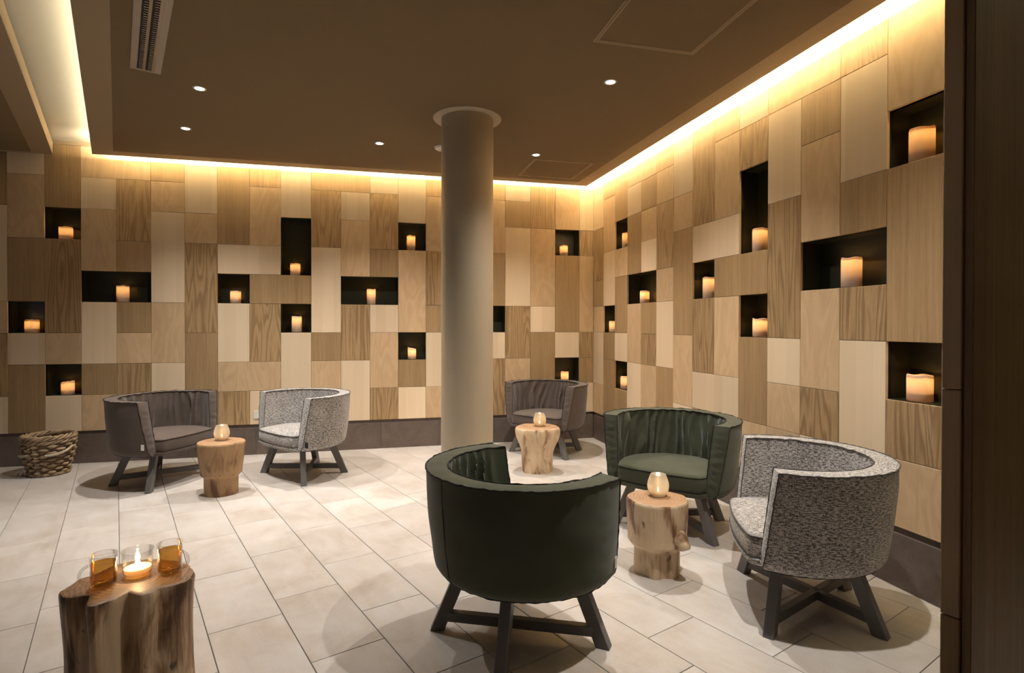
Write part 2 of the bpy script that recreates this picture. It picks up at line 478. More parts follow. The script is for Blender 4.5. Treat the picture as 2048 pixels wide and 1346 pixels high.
# column -> list of (kind, rows from top downwards); '<' : cell belongs to a wide piece started in the previous column
BACK = [
 'D5-4 L3-1 M0-0 C-1--2 L-3',          # the column at the very edge
 'L5 M4-3 D2-1 N0 L-1 D-2--3',
 'D5-4 N3 C2-0 M-1 N-2 L-3',
 'M5w L4 M3-2 N1w L0--1 D-2 M-3',
 '<5 C4-3 D2 <1 D0 M-1 C-2--3',
 'D5 M4 L3-1 M0--1 L-2 M-3',
 'L5-4 M3 C2-0 D-1--3',
 'D5-3 L2w N1 L0--1 M-2w C-3',
 'C5 M4-3 <2 D1w C0--1 <-2 L-3',
 'L5-4 N3-2 <1 N0 L-1--2 D-3',
 'D5w C4-3 L2-0 D-1 M-2 D-3',
 '<5 L4 M3-2 N1w C0--1 L-2--3',
 'L5 C4-3 D2 <1 L0 M-1--2 C-3',
 'L5-4 N3 M2-0 N-1 D-2 L-3',
 'D5 M4-3 C2-1 D0 L-1--2 M-3',
 'M5-4 D3 L2-1 C0--1 M-2 D-3',
 'D5 M4-3 D2-1 N0 L-1 C-2--3',
 'L5 D4 L3-1 C0--1 M-2--3',
 'C5-4 M3-1 L0 D-1--3',
 'M5-4 N3 D2-0 L-1 N-2 M-3',
 'L5-4 C3 M2-0 C-1 D-2 L-3']
RIGHT = [
 'L5-4 C3-2 D1 M0 L-1--2 M-3',
 'D5 M4-3 L2-1 N0 D-1 D-2--3',
 'D5-4 N3 M2 D1-0 L-1 N-2 D-3',
 'M5w L4 D3-2 N1w M0--1 L-2--3',
 '<5 D4 M3 L2 <1 D0 C-1 M-2--3',
 'D5 M4 C3-2 M1 L0--1 D-2--3',
 'L5-4 M3 D2-0 M-1--2 L-3',
 'C5-3 L2w N1 C0--1 L-2w D-3',
 'D5 M4-3 <2 D1w M0--1 <-2 M-3',
 'L5 C4 N3-2 <1 N0 D-1--2 M-3',
 'M5w L4-3 C2-0 L-1 M-2 M-3',
 '<5 D4 M3-2 N1w M0--1 C-2 L-3',
 'C5 L4-3 D2 <1 C0 L-1--2 M-3',
 'M5-4 N3 D2-0 N-1 C-2 M-3']

def parse(tok):
    k = tok[0]; s = tok[1:]; wide = s.endswith('w'); s = s.rstrip('w')
    # forms: '5', '-1', '5-4', '0--1', '-1--2'
    i = s.find('-', 1)
    if i < 0: a = b = int(s)
    else: a, b = int(s[:i]), int(s[i+1:])
    return k, a, b, wide

PT = 0.018           # panel thickness
ND_ = 0.155          # niche depth behind the panel face
def panel_bm(w, h):
    bm = bmesh.new(); g = 0.0011; x, z = w/2 - g, h/2 - g; c = 0.0016
    box(bm, -x, x, 0, PT, -z, z)
    fr = [e for e in bm.edges if all(v.co.y < 1e-6 for v in e.verts)]
    bmesh.ops.bevel(bm, geom=fr, offset=c, segments=1, affect='EDGES')
    return bm

def niche_bm(w, h):
    """open box lining a niche: origin at the centre of its mouth"""
    bm = bmesh.new(); x, z = w/2, h/2; y0, y1 = PT - 0.001, ND_
    def q(*p): bm.faces.new([bm.verts.new(v) for v in p])
    q((-x,y1,-z),(x,y1,-z),(x,y1,z),(-x,y1,z))
    q((-x,y0,-z),(x,y0,-z),(x,y1,-z),(-x,y1,-z)); q((-x,y0,z),(x,y0,z),(x,y1,z),(-x,y1,z))
    q((-x,y0,-z),(-x,y0,z),(-x,y1,z),(-x,y1,-z)); q((x,y0,-z),(x,y0,z),(x,y1,z),(x,y1,-z))
    bmesh.ops.remove_doubles(bm, verts=bm.verts[:], dist=1e-5)
    bmesh.ops.solidify(bm, geom=bm.faces[:], thickness=-0.002)
    return bm

def build_wall(wall, cols, edges):
    """panels and niches of one wall as children of the wall; edges = local x of the column borders"""
    back = bmesh.new()
    for ci, line in enumerate(cols):
        x0, x1 = edges[ci], edges[ci+1]
        for tok in line.split():
            k, a, b, wide = parse(tok)
            if k == '<': continue
            z0, z1 = zspan(a, b)
            xx1 = edges[ci+2] if wide else x1
            wd, ht, cx, cz = xx1 - x0, z1 - z0, (x0 + xx1)/2, (z0 + z1)/2
            if k == 'N':
                o = obj('niche', niche_bm(wd, ht), M_NICHE, wall); o.location = (cx, 0, cz)
            else:
                o = obj('wall_panel', panel_bm(wd, ht), WOOD[k], wall); o.location = (cx, 0, cz)
                box(back, x0, xx1, PT + 0.0005, PT + 0.02, z0, z1)
    o = obj('backing_board', back, M_BACKING, wall)

# back wall: masonry behind, plinth below
bm = bmesh.new(); box(bm, -8.6, 2.2, 0.17, 0.45, 0, 3.15)
wall_back = tag(obj('wall_back', bm, M_PLASTER), 'back wall clad in square veneer panels with black candle niches', 'wall', kind='structure')
eb = [-(OB + 20 - i) * U for i in range(21)] + [0.0]
more = []
rng = random.Random(3)
for i in range(9):
    more.append(rng.choice(['D5-4 L3-1 M0 C-1--2 L-3', 'M5 D4-3 L2-1 M0--1 D-2 L-3', 'L5-4 C3-2 M1-0 D-1 L-2 M-3', 'C5-3 L2 M1 D0--1 L-2--3']))
eb = [eb[0] - (9 - i) * U for i in range(9)] + eb
build_wall(wall_back, more + BACK, eb)

bm = bmesh.new(); box(bm, -0.02, 4.052, 0.17, 0.45, 0, 3.15); box(bm, 4.034, 4.0515, PT + 0.001, 0.45, 0.0, 3.15)
wall_right = tag(obj('wall_right', bm, M_PLASTER), 'side wall clad in square veneer panels with black candle niches', 'wall', kind='structure')
wall_right.rotation_euler = (0, 0, math.atan2(-math.cos(ANG), math.sin(ANG)))
er = [0.0] + [(OR + i) * U for i in range(14)]
build_wall(wall_right, RIGHT, er)

# dark stone plinth under the panels, with a shadow gap
def plinth(name, parent_rot, x0, x1, first, label):
    bm = bmesh.new(); box(bm, x0, x1, 0.014, 0.168, 0.0, 0.30)
    p = tag(obj(name, bm, M_PLINTH), label, 'baseboard', kind='structure')
    p.rotation_euler = (0, 0, parent_rot)
    xs = []; x = first
    while x > x0: x -= 0.6082
    x += 0.0
    while x < x1 - 0.01:
        a, b = max(x, x0), min(x + 0.6082, x1)
        if b - a > 0.02:
            bm = bmesh.new(); w_ = (b - a)/2 - 0.001
            box(bm, -w_, w_, 0, 0.012, 0.001, 0.268); chamfer(bm, 0.0008)
            t = obj('plinth_tile', bm, M_PLINTH, p); t.location = ((a+b)/2, 0.003, 0)
        x += 0.6082
    return p
plinth('baseboard_back', 0, -8.6, 0.003, -2.379, 'dark brown stone plinth along the foot of the back wall')
plinth('baseboard_right', wall_right.rotation_euler.z, 0.003, 4.05, 0.003, 'dark brown stone plinth along the foot of the side wall')

# the rest of the shell (out of the picture)
bm = bmesh.new(); box(bm, -8.75, -8.6, -8.2, 0.45, 0, 1.0); box(bm, -8.75, -8.6, -8.2, 0.45, 2.3, 3.15)
box(bm, -8.75, -8.6, -8.2, -5.6, 1.0, 2.3); box(bm, -8.75, -8.6, -3.2, 0.45, 1.0, 2.3)
tag(obj('wall_left', bm, M_PLASTER), 'plain taupe wall on the far side of the lounge', 'wall', kind='structure')
bm = bmesh.new(); box(bm, -8.75, 2.2, -8.35, -8.2, 0, 3.15)
tag(obj('wall_rear', bm, M_PLASTER), 'plain taupe wall behind the viewer', 'wall', kind='structure')
bm = bmesh.new(); box(bm, 2.05, 2.2, -8.2, 0.45, 0, 3.15)
tag(obj('wall_outer', bm, M_PLASTER), 'plain taupe wall of the passage beyond the panelled wall', 'wall', kind='structure')
win = obj('window_left_offscreen', (lambda b: (box(b, -8.72, -8.70, -5.6, -3.2, 1.0, 2.3), b)[1])(bmesh.new()), emit('dusk_window', (0.42, 0.58, 1.0), 0.8))
tag(win, 'dusk blue window in the far taupe wall', 'window', kind='structure')
bm = bmesh.new()
for y in (-5.6, -4.43, -3.26): box(bm, -8.70, -8.60, y, y + 0.06, 1.0, 2.3)
box(bm, -8.70, -8.60, -5.6, -3.2, 1.0, 1.06); box(bm, -8.70, -8.60, -5.6, -3.2, 2.24, 2.3)
obj('window_frame', bm, M_METAL, win)

# ------------------------------------------------------------------ ceiling
bm = bmesh.new(); box(bm, -8.75, 2.2, -8.35, 0.45, Z_UP, 3.15)
tag(obj('ceiling', bm, M_UPPER), 'pale upper ceiling above the lowered ceiling panels', 'ceiling', kind='structure')
# trim closing the top of the panelling
bm = bmesh.new(); box(bm, -8.6, 0.17, 0.0, 0.17, Z_PANEL1 + 0.0005, Z_UP)
tag(obj('trim_1', bm, M_BORDER), 'narrow taupe trim between panelling and upper ceiling', 'trim', kind='structure')
bm = bmesh.new(); box(bm, 0.0, 4.05, 0.0, 0.17, Z_PANEL1 + 0.0005, Z_UP)
o = tag(obj('trim_2', bm, M_BORDER), 'narrow taupe trim along the top of the side wall', 'trim', kind='structure'); o.rotation_euler = wall_right.rotation_euler

def left_edge(x, y, y2):      # point on a line through (x,y) along the tile direction, at height y2 of the plan
    return (x + (y2 - y) * TD.x / TD.y, y2)
SL_TOP = 2.880
g = 0.14
A0 = (-4.950, -g); A1 = (-g - 0.002, -g)
YN = -6.6
A2 = (-g + ANG * (-YN), YN); A3 = left_edge(-4.950, -g, YN)
slab_poly = [A0, A1, A2, A3]
bm = bmesh.new(); prism(bm, slab_poly, Z_SLAB, SL_TOP)
slab = tag(obj('ceiling', bm, M_BORDER), 'lowered dark brown ceiling with glowing coved edges', 'ceiling', kind='structure')
b = 0.157
F0 = left_edge(-4.950 + b / TD.y, -g, -g - b); F1 = (-g - b, -g - b); F2 = (-g - b + ANG*6.4, YN); F3 = left_edge(-4.950 + b / TD.y, -g, YN)
bm = bmesh.new(); prism(bm, [F0, F1, F2, F3], Z_SLAB - 0.0025, Z_SLAB + 0.005)
obj('acoustic_field', bm, M_FIELD, slab)
# second lowered ceiling on the other side of the cove
B0 = (-5.307, -0.035)
bm = bmesh.new(); prism(bm, [(-8.6, -0.035), B0, left_edge(*B0, -8.2), (-8.6, -8.2)], Z_SLAB, 2.965)
slab2 = tag(obj('ceiling', bm, M_BORDER), 'second lowered ceiling across the light cove, over the wicker basket', 'ceiling', kind='structure')
bb = 0.15
bm = bmesh.new(); prism(bm, [(-8.6, -0.09), left_edge(B0[0] - bb/TD.y, B0[1], -0.09), left_edge(B0[0] - bb/TD.y, B0[1], -8.2), (-8.6, -8.2)], Z_SLAB - 0.0025, Z_SLAB + 0.005)
obj('acoustic_field', bm, M_FIELD, slab2)

# led strips on the edges of the lowered ceiling
def led(a, b, aim, gain=1.0):
    a, b = Vector(a), Vector(b); L = (b - a).length
    bm = bmesh.new(); bar(bm, a - Vector((0,0,0.0085)), b - Vector((0,0,0.0085)), 0.030, 0.008, cut=False)
    s = obj('led_profile', bm, M_METAL, slab)
    area('cove_light', a, b, 0.030, LED_W_PER_M * L * gain, LED_COL, aim)
ZL = SL_TOP + 0.013
led((-4.80, -g - 0.060, ZL), (-g - 0.05, -g - 0.060, ZL), (0, 0.35, 0.9))
led((-g - 0.060, -g - 0.06, ZL), (-g - 0.060 + ANG*5.8, -5.9, ZL), (0.35, 0, 0.9))
Lp0 = left_edge(-4.950 + 0.018 / TD.y, -g, -g - 0.05); Lp1 = left_edge(-4.950 + 0.018 / TD.y, -g, -6.2)
led((*Lp0, ZL), (*Lp1, ZL), (-0.3, -0.1, 0.95), 0.028)

# ------------------------------------------------------------------ pillar
pil = thing('pillar', (-1.775, -1.86, 0), 0, 'round beige painted pillar rising from floor to ceiling', 'pillar')
bm = bmesh.new(); lathe(bm, [(0.195, 0), (0.195, Z_SLAB - 0.004)], 96, True, True); obj('shaft', bm, M_PILLAR, pil, 40)
bm = bmesh.new(); lathe(bm, [(0.195, Z_SLAB - 0.012), (0.250, Z_SLAB - 0.012), (0.256, Z_SLAB - 0.006), (0.256, Z_SLAB - 0.0026)], 96); obj('collar', bm, M_COLLAR, pil, 40)

# ------------------------------------------------------------------ ceiling fittings
def downlight(x, y, label, end=''):
    t = thing('downlight' + end, (x, y, Z_SLAB - 0.0026), 0, label, 'downlight', 'recessed downlights')
    bm = bmesh.new(); lathe(bm, [(0.027, 0.004), (0.029, -0.003), (0.037, -0.004), (0.041, -0.001), (0.041, 0.0)], 32); obj('trim_ring', bm, M_WHITE, t, 60)
    bm = bmesh.new(); lathe(bm, [(0.0005, -0.0015), (0.028, -0.0015)], 24, True); obj('lens' + end, bm, M_LENS, t)
    L = bpy.data.lights.new('downlight_lamp' + end, 'SPOT'); L.energy = SPOT_W; L.color = SPOT_COL; L.spot_size = math.radians(118); L.spot_blend = 1.0; L.shadow_soft_size = 0.022
    o = bpy.data.objects.new('downlight_lamp' + end, L); link(o); o.location = (x, y, Z_SLAB - 0.012)
downlight(-3.572, -1.971, 'lit downlight beside the end of the linear air diffuser')
downlight(-3.903, -1.109, 'lit downlight nearest the light cove, above the brown and grey chairs')
downlight(-2.409, -1.110, 'lit downlight between the pillar and the light cove')
downlight(-1.021, -1.127, 'lit downlight at the corner of the small ceiling hatch by the walls')
downlight(-1.000, -4.320, 'lit downlight over the grey armchair by the side wall, in front of the large hatch', '_offscreen')
downlight(-0.998, -2.725, 'lit downlight between the pillar and the side wall, by the large ceiling hatch')
t = thing('ceiling_disc', (-1.875, -1.133, Z_SLAB - 0.0025), 0, 'small white round ceiling fitting half hidden behind the pillar', 'ceiling fitting')
bm = bmesh.new(); lathe(bm, [(0.0005, -0.030), (0.030, -0.029), (0.034, -0.022), (0.058, -0.020), (0.064, -0.012), (0.064, 0.0)], 32, True); obj('cover', bm, M_WHITE, t, 50)
bm = bmesh.new(); lathe(bm, [(0.066, -0.006), (0.070, -0.004), (0.070, 0.0)], 32); obj('base_ring', bm, M_WHITE, t, 50)

def hatch(cx, cy, s, label):
    t = thing('access_hatch', (cx, cy, Z_SLAB - 0.0025), 0, label, 'ceiling hatch')
    h = s/2
    def ring(o_, i_, d, nm, m):
        bm = bmesh.new()
        for x0, x1, y0, y1 in ((-o_, o_, -o_, -i_), (-o_, o_, i_, o_), (-o_, -i_, -i_, i_), (i_, o_, -i_, i_)): box(bm, x0, x1, y0, y1, -d, 0)
        obj(nm, bm, m, t)
    ring(h, h - 0.011, 0.003, 'outer_frame', M_BORDER); ring(h - 0.015, h - 0.026, 0.003, 'inner_frame', M_BORDER)
    bm = bmesh.new(); k = h - 0.026; box(bm, -k, k, -k, k, -0.0015, 0); obj('door_panel', bm, M_FIELD, t)
hatch(-0.998, -3.485, 0.612, 'large square ceiling hatch outlined by pale frame lines, away from the corner')
hatch(-0.705, -0.700, 0.602, 'square ceiling hatch outlined by pale frame lines near the room corner')

# linear slot diffuser, parallel to the cove
P = Vector((-3.8175, -2.175, Z_SLAB - 0.0025)); L_ = 1.25
t = thing('air_diffuser', (P.x, P.y, P.z), TH, 'long grey linear air diffuser with two louvred slots', 'air diffuser')
def dbox(nm, x0, x1, y0, y1, z0, z1, m, par):
    bm = bmesh.new(); box(bm, x0, x1, y0, y1, z0, z1); return obj(nm, bm, m, par)
W_ = 0.158
bm = bmesh.new()
for x0, x1 in ((-W_/2, -W_/2 + 0.034), (W_/2 - 0.034, W_/2)): box(bm, x0, x1, -L_, 0, -0.004, 0)
box(bm, -W_/2 + 0.034, W_/2 - 0.034, -0.02, 0, -0.004, 0); box(bm, -W_/2 + 0.034, W_/2 - 0.034, -L_, -L_ + 0.02, -0.004, 0)
obj('frame', bm, M_METAL, t)
dbox('backing', -0.045, 0.045, -L_ + 0.02, -0.02, -0.0008, 0, M_DARKSLOT, t)
for sx in (-0.036, 0.010):
    s = dbox('slot_rail', sx + 0.020, sx + 0.034, -L_ + 0.02, -0.02, -0.007, -0.001, M_CHROME, t)
    bm = bmesh.new()
    for k in range(46):
        y = -0.03 - k * 0.026
        vv = box(bm, sx, sx + 0.020, y - 0.008, y, -0.006, -0.0010)
    obj('louvre', bm, M_METAL, s)['kind'] = 'stuff'

# ------------------------------------------------------------------ the panelled pier close by
P0 = Vector((-1.7561, -5.5274, 0))
bm = bmesh.new()
def pier_box(bm, n0, n1, t0, t1, z0, z1):
    vv = box(bm, n0, n1, t0, t1, z0, z1)
    bmesh.ops.transform(bm, matrix=Matrix.Translation(P0) @ Matrix.Rotation(TH, 4, 'Z'), verts=vv)
pier_box(bm, 0.03, 1.2, 0.003, 0.0195, 0, 2.84)
pier = tag(obj('wall_pier', bm, M_BACKING), 'end of a wood panelled screen wall close to the viewer', 'wall', kind='structure')
zs = [0.0, Z_PANEL0 + 0.04] + [ROW(r) for r in (-2, -1, 0, 2, 4)] + [2.84]
for i in range(len(zs) - 1):
    h = zs[i+1] - zs[i]
    bm = bmesh.new(); box(bm, 0.0, 0.03, 0.0008, 0.0215, -h/2 + 0.0006, h/2 - 0.0006); chamfer(bm, 0.0014, 2)
    o = obj('edge_panel', bm, W_D if i in (0, 2) else W_M, pier); o.location = P0 + Vector((0, 0, zs[i] + h/2)); o.rotation_euler = (0, 0, TH)
for x0, x1 in ((0.0035, 0.29), (0.29, 0.58), (0.58, 0.87)):
    bm = bmesh.new(); box(bm, x0 + 0.0008, x1 - 0.0008, -0.010, 0.0005, 0.0, 2.84); chamfer(bm, 0.0012)
    o = obj('face_panel', bm, W_D, pier); o.location = P0; o.rotation_euler = (0, 0, TH)

# ------------------------------------------------------------------ tub chairs
C0, RO, RI, RB, ZB, ZT, ZS = 0.02, 0.430, 0.337, 0.388, 0.278, 0.704, 0.405
def front_at(z): return 0.147 + (ZT - z) * 0.11
def r_out(z):
    k = (z - ZB) / (ZT - ZB)
    r = RB + (RO - RB) * k ** 0.85
    if k < 0.10: r -= 0.022 * ((0.10 - k) / 0.10) ** 2
    return r
def r_in(z): return RI - 0.012 * (ZT - z) / (ZT - ZB)
def a_end(r, z): return math.acos(max(-1, min(1, (front_at(z) - C0) / r)))
def pt(r, z, u):
    e = a_end(r, z); a = e + (2*PI - 2*e) * u
    return Vector((C0 + r * math.cos(a), r * math.sin(a), z)), a

def fold(s, v, seed, kind):
    """depth of the slip cover's folds on the inside of the back"""
    amp = {'green': 0.030, 'brown': 0.029, 'grey': 0.005}[kind]
    n = noise.noise((s*2.2 + seed, v*1.3, seed))
    lean = 0.55 * math.sin(s * 2.6 + seed) + 0.35
    ph = s * 30 + v * 9.0 * lean + 3.0 * noise.noise((s*3.1, v*1.8 + seed, 2.0))
    k = 0.5 + 0.5 * math.sin(ph); k = k ** 2.2
    mask = max(0.0, 0.35 + 1.25 * noise.noise((s*2.4 - seed, v*1.1, 7.0 + seed)))
    return amp * k * min(1.3, mask + 0.25) + amp * 0.35 * n

def shell(kind, seed):
    bm = bmesh.new(); uv = bm.loops.layers.uv.new('UVMap')
    NA, NZ = 150, 26
    us = [i / NA for i in range(NA + 1)]
    zo = [ZB + (ZT - ZB) * j / NZ for j in range(NZ + 1)]
    ZI0 = 0.315
    zi = [ZI0 + (ZT - ZI0) * j / NZ for j in range(NZ + 1)]
    def edge_w(i, n): return min(1, 9 * i / n, 9 * (n - i) / n)
    # outer
    P, T = [], []
    for i, u_ in enumerate(us):
        col, tcol = [], []
        for j, z in enumerate(zo):
            p, a = pt(r_out(z), z, u_)
            d = Vector((math.cos(a), math.sin(a), 0))
            v = j / NZ; ww = edge_w(i, NA) * min(1, 6 * (1 - v), 6*v)
            bul = 0.006 * math.sin(PI * v) + 0.0035 * noise.noise((p.x*7 + seed, p.y*7, z*9))
            crease = 0.0
            ue = min(i, NA - i) / NA
            if ue < 0.10: crease = 0.0035 * math.sin(z * 90 + 3 * noise.noise((z*8, seed, ue*20))) * (1 - ue / 0.10)
            col.append(p + d * (bul + crease) * ww); tcol.append((a * 0.41, z))
        P.append(col); T.append(tcol)
    grid(bm, P, uv, T)
    # inner
    P, T = [], []
    for i, u_ in enumerate(us):
        col, tcol = [], []
        for j, z in enumerate(zi):
            p, a = pt(r_in(z), z, u_)
            v = j / NZ; ww = edge_w(i, NA) * min(1, 7 * (1 - v)) * min(1, 0.4 + 4*v)
            d = -Vector((math.cos(a), math.sin(a), 0))
            col.append(p + d * (fold(a * 0.33 * 3, v * 1.2, seed, kind) - 0.004) * ww); tcol.append((a * 0.33, z))
        P.append(col); T.append(tcol)
    grid(bm, P, uv, T)
    # top
    P, T = [], []
    for i, u_ in enumerate(us):
        col, tcol = [], []
        for k in range(7):
            s = k / 6
            po, a = pt(r_out(ZT), ZT, u_); pi_, _ = pt(r_in(ZT), ZT, u_)
            p = po.lerp(pi_, s)
            p.z += (0.006 * math.sin(PI * s) + 0.0025 * noise.noise((p.x*14, p.y*14, seed)) * math.sin(PI*s)) * edge_w(i, NA)
            col.append(p); tcol.append((a * 0.4, 1.0 + s * 0.1))
        P.append(col); T.append(tcol)
    grid(bm, P, uv, T)
    # arm fronts
    for u_ in (0.0, 1.0):
        P, T = [], []
        for j in range(NZ + 1):
            zz_o, zz_i = zo[j], zi[j]
            col, tcol = [], []
            for k in range(7):
                s = k / 6
                po, a = pt(r_out(zz_o), zz_o, u_); pi_, _ = pt(r_in(zz_i), zz_i, u_)
                p = po.lerp(pi_, s); v = j / NZ
                w_ = math.sin(PI * s) * min(1, 8 * (1 - v), 8 * v)
                amp = 0.004 if kind != 'grey' else 0.0015
                p.x += (0.007 + amp * math.sin(zz_o * 130 + 4 * s + 4 * noise.noise((zz_o*10, s, seed + u_)))) * w_
                col.append(p); tcol.append((s * 0.1 + 3, zz_o))
            P.append(col); T.append(tcol)
        grid(bm, P, uv, T)
    # underside lip between outer and inner foot
    P, T = [], []
    for i, u_ in enumerate(us):
        po, a = pt(r_out(ZB), ZB, u_); pi_, _ = pt(r_in(ZI0), ZI0, u_)
        P.append([po, pi_]); T.append([(a*.4, 0), (a*.4, .1)])
    grid(bm, P, uv, T)
    bmesh.ops.remove_doubles(bm, verts=bm.verts[:], dist=2e-5)
    return bm

def wig(p, seed, a=0.0036):
    return p + Vector((noise.noise(p*45 + Vector((seed,0,0))), noise.noise(p*45 + Vector((0,seed,3))), 1.2*noise.noise(p*38 + Vector((5,0,seed))))) * a

def piping(kind, seed):
    bm = bmesh.new(); R = 0.0034
    for rr, dz in ((r_out(ZT) + 0.001, 0.001), (r_in(ZT) - 0.001, 0.001)):
        path = [wig(pt(rr, ZT, i / 120)[0] + Vector((0, 0, dz)), seed) for i in range(121)]
        tube(bm, path, lambda i: R * (1 + 0.35 * noise.noise((i*0.35, seed, 0))), 5)
    for u_ in (0.0, 1.0):
        for f, za in ((r_out, ZB + 0.005), (r_in, 0.40)):
            path = []
            for j in range(24):
                z = za + (ZT - za) * j / 23; p, _ = pt(f(z), z, u_); path.append(wig(p + Vector((0.0015, 0, 0)), seed))
            tube(bm, path, R * 0.85, 5)
        # flange down the outside of the arm
    for ua in (0.5,):
        path = [wig(pt(r_out(ZB + (ZT-ZB)*j/23) + 0.0055*math.sin(PI*j/23), ZB + (ZT-ZB)*j/23, ua)[0], seed, 0.001) for j in range(24)]
        tube(bm, path, 0.0016, 5)
    path = [wig(pt(r_out(ZB) + 0.001, ZB + 0.001, i / 100)[0], seed) for i in range(101)]
    tube(bm, path, 0.0025, 5)
    return bm

def seat_outline(n, grow=0.0):
    """closed outline of the seat: arc inside the shell, bowed front edge between the arms"""
    R = RI - 0.010 + grow
    xe = front_at(0.36) - 0.004
    e = math.acos((xe - C0) / R)
    out = []
    for i in range(n):
        a = e + (2*PI - 2*e) * i / (n - 1); out.append(Vector((C0 + R*math.cos(a), R*math.sin(a), 0)))
    ye = R * math.sin(e)
    m = n // 2
    for i in range(1, m):
        y = -ye + 2 * ye * i / m; k = 1 - (y / ye) ** 2; kk = min(1.0, 14 * (1 - abs(y / ye)))
        out.append(Vector((xe + 0.050 * kk + (0.028 + grow*0.3) * k, y, 0)))
    return out

def seat(kind, seed):
    bm = bmesh.new(); uv = bm.loops.layers.uv.new('UVMap')
    O = seat_outline(72); c = Vector((0.02, 0, 0)); n = len(O)
    lev = [(0.965, 0.300), (1.0, 0.312), (1.004, 0.350), (1.0, 0.392), (0.965, 0.4045), (0.85, 0.411), (0.6, 0.417), (0.3, 0.420), (0.0, 0.421)]
    P, T = [], []
    for s, z in lev:
        row, tr = [], []
        for i in range(n + 1):
            p = O[i % n]; q = c + (p - c) * s; q.z = z
            if s < 1: q.z += 0.0025 * noise.noise((q.x*13, q.y*13, seed))
            else:
                q = q + (p - c).normalized() * 0.0025 * noise.noise((q.x*20, q.y*20, z*25 + seed))
            row.append(q); tr.append((q.x + 0.3 * z, q.y) if s < 0.97 and z > .35 else (i / n * 2.1, z))
        P.append(row); T.append(tr)
    grid(bm, P, uv, T)
    bmesh.ops.remove_doubles(bm, verts=bm.verts[:], dist=2e-5)
    return bm

def seat_base(kind):
    bm = bmesh.new(); uv = bm.loops.layers.uv.new('UVMap')
    O = seat_outline(72, 0.012); n = len(O); c = Vector((0.02, 0, 0))
    P, T = [], []
    for s, z in ((0.05, 0.270), (0.9, 0.272), (0.97, 0.276), (1.0, 0.288), (0.995, 0.302), (0.9, 0.306)):
        row, tr = [], []
        for i in range(n + 1):
            q = c + (O[i % n] - c) * s; q.z = z; row.append(q); tr.append((i / n * 2.1, z))
        P.append(row); T.append(tr)
    grid(bm, P, uv, T)
    bmesh.ops.remove_doubles(bm, verts=bm.verts[:], dist=2e-5)
    return bm

FEET = [(0.160, 0.318), (0.160, -0.318), (-0.292, 0.220), (-0.292, -0.220)]
def leg_bm(x, y):
    bm = bmesh.new(); r = math.hypot(x, y); d = Vector((x / r, y / r, 0))
    a = Vector((x, y, 0.0)); b = Vector((x, y, 0)) - d * 0.118 + Vector((0, 0, 0.280))
    side = d.cross(Vector((0, 0, 1)))
    bar(bm, a, b, 0.044, 0.054, up=d)
    bmesh.ops.recalc_face_normals(bm, faces=bm.faces[:])
    bmesh.ops.bevel(bm, geom=bm.edges[:], offset=0.002, segments=1, affect='EDGES')
    return bm
def stretch_bm(a, b):
    bm = bmesh.new()
    pa, pb = Vector((*a, 0.060)), Vector((*b, 0.060))
    d = (pb - pa).normalized()
    ra = Vector((*a, 0)).normalized() * 0.02; rb = Vector((*b, 0)).normalized() * 0.02
    bar(bm, pa - ra, pb - rb, 0.034, 0.040, cut=False); chamfer(bm, 0.0015)
    return bm
LEG_ME = [mesh_of('leg', leg_bm(*f), M_LEG) for f in FEET]
STR_ME = [mesh_of('stretcher', stretch_bm(FEET[0], FEET[3]), M_LEG), mesh_of('stretcher', stretch_bm(FEET[1], FEET[2]), M_LEG)]

def chair(kind, x, y, deg, seed, label, tagpos=None):
    t = thing('tub_armchair', (x, y, 0), math.radians(deg), label, 'armchair', 'tub armchairs')
    sh = obj('shell_cover', shell(kind, seed), FAB[kind], t, 42)
    obj('piping', piping(kind, seed), PIPE[kind], sh, 0)
    cu = obj('seat_cushion', seat(kind, seed), FAB[kind], t, 50)
    O = seat_outline(72); c = Vector((0.02, 0, 0))
    bm = bmesh.new()
    tube(bm, [wig(c + (p - c) * 1.004 + Vector((0, 0, 0.396)), seed, 0.0018) for p in O], 0.0032, 5, closed=True)
    tube(bm, [wig(c + (p - c) * 1.0 + Vector((0, 0, 0.306)), seed, 0.0012) for p in O], 0.0024, 5, closed=True)
    obj('piping', bm, PIPE[kind], cu, 0)
    obj('seat_base', seat_base(kind), FAB[kind], t, 50)
    for me in LEG_ME: link(bpy.data.objects.new('leg', me), t)
    for me in STR_ME: link(bpy.data.objects.new('stretcher', me), t)
    if tagpos is not None:
        u_, z, m = tagpos
        p, a = pt(r_out(z) + 0.004, z, u_)
        bm = bmesh.new(); vv = box(bm, -0.001, 0.0025, -0.011, 0.011, -0.022, 0.022)
        bmesh.ops.transform(bm, matrix=Matrix.Translation(p) @ Matrix.Rotation(a, 4, 'Z'), verts=vv)
        tag(obj('fabric_tag', bm, m, t), 'small sewn-in tag')
    return t
chair('green', -1.846, -3.744, 25.0, 1.3, 'dark green tub armchair turned with its back to the viewer', (0.985, 0.36, M_WHITE))
chair('grey', -0.573, -3.847, 153.0, 2.1, 'grey tweed tub armchair close by the side wall, facing the stump with knot')
chair('green', -0.592, -2.786, -140.7, 3.7, 'dark green tub armchair with creased backrest against the side wall')
chair('brown', -0.749, -0.585, -139.1, 4.4, 'brown canvas tub armchair in the corner behind the pillar')
chair('grey', -3.071, -0.908, -143.1, 5.2, 'grey tweed tub armchair beside the wall socket at the back wall', (0.015, 0.33, M_DARKSLOT))
chair('brown', -4.140, -0.831, -27.0, 6.6, 'brown canvas tub armchair beside the wicker basket', (0.985, 0.36, M_WHITE))

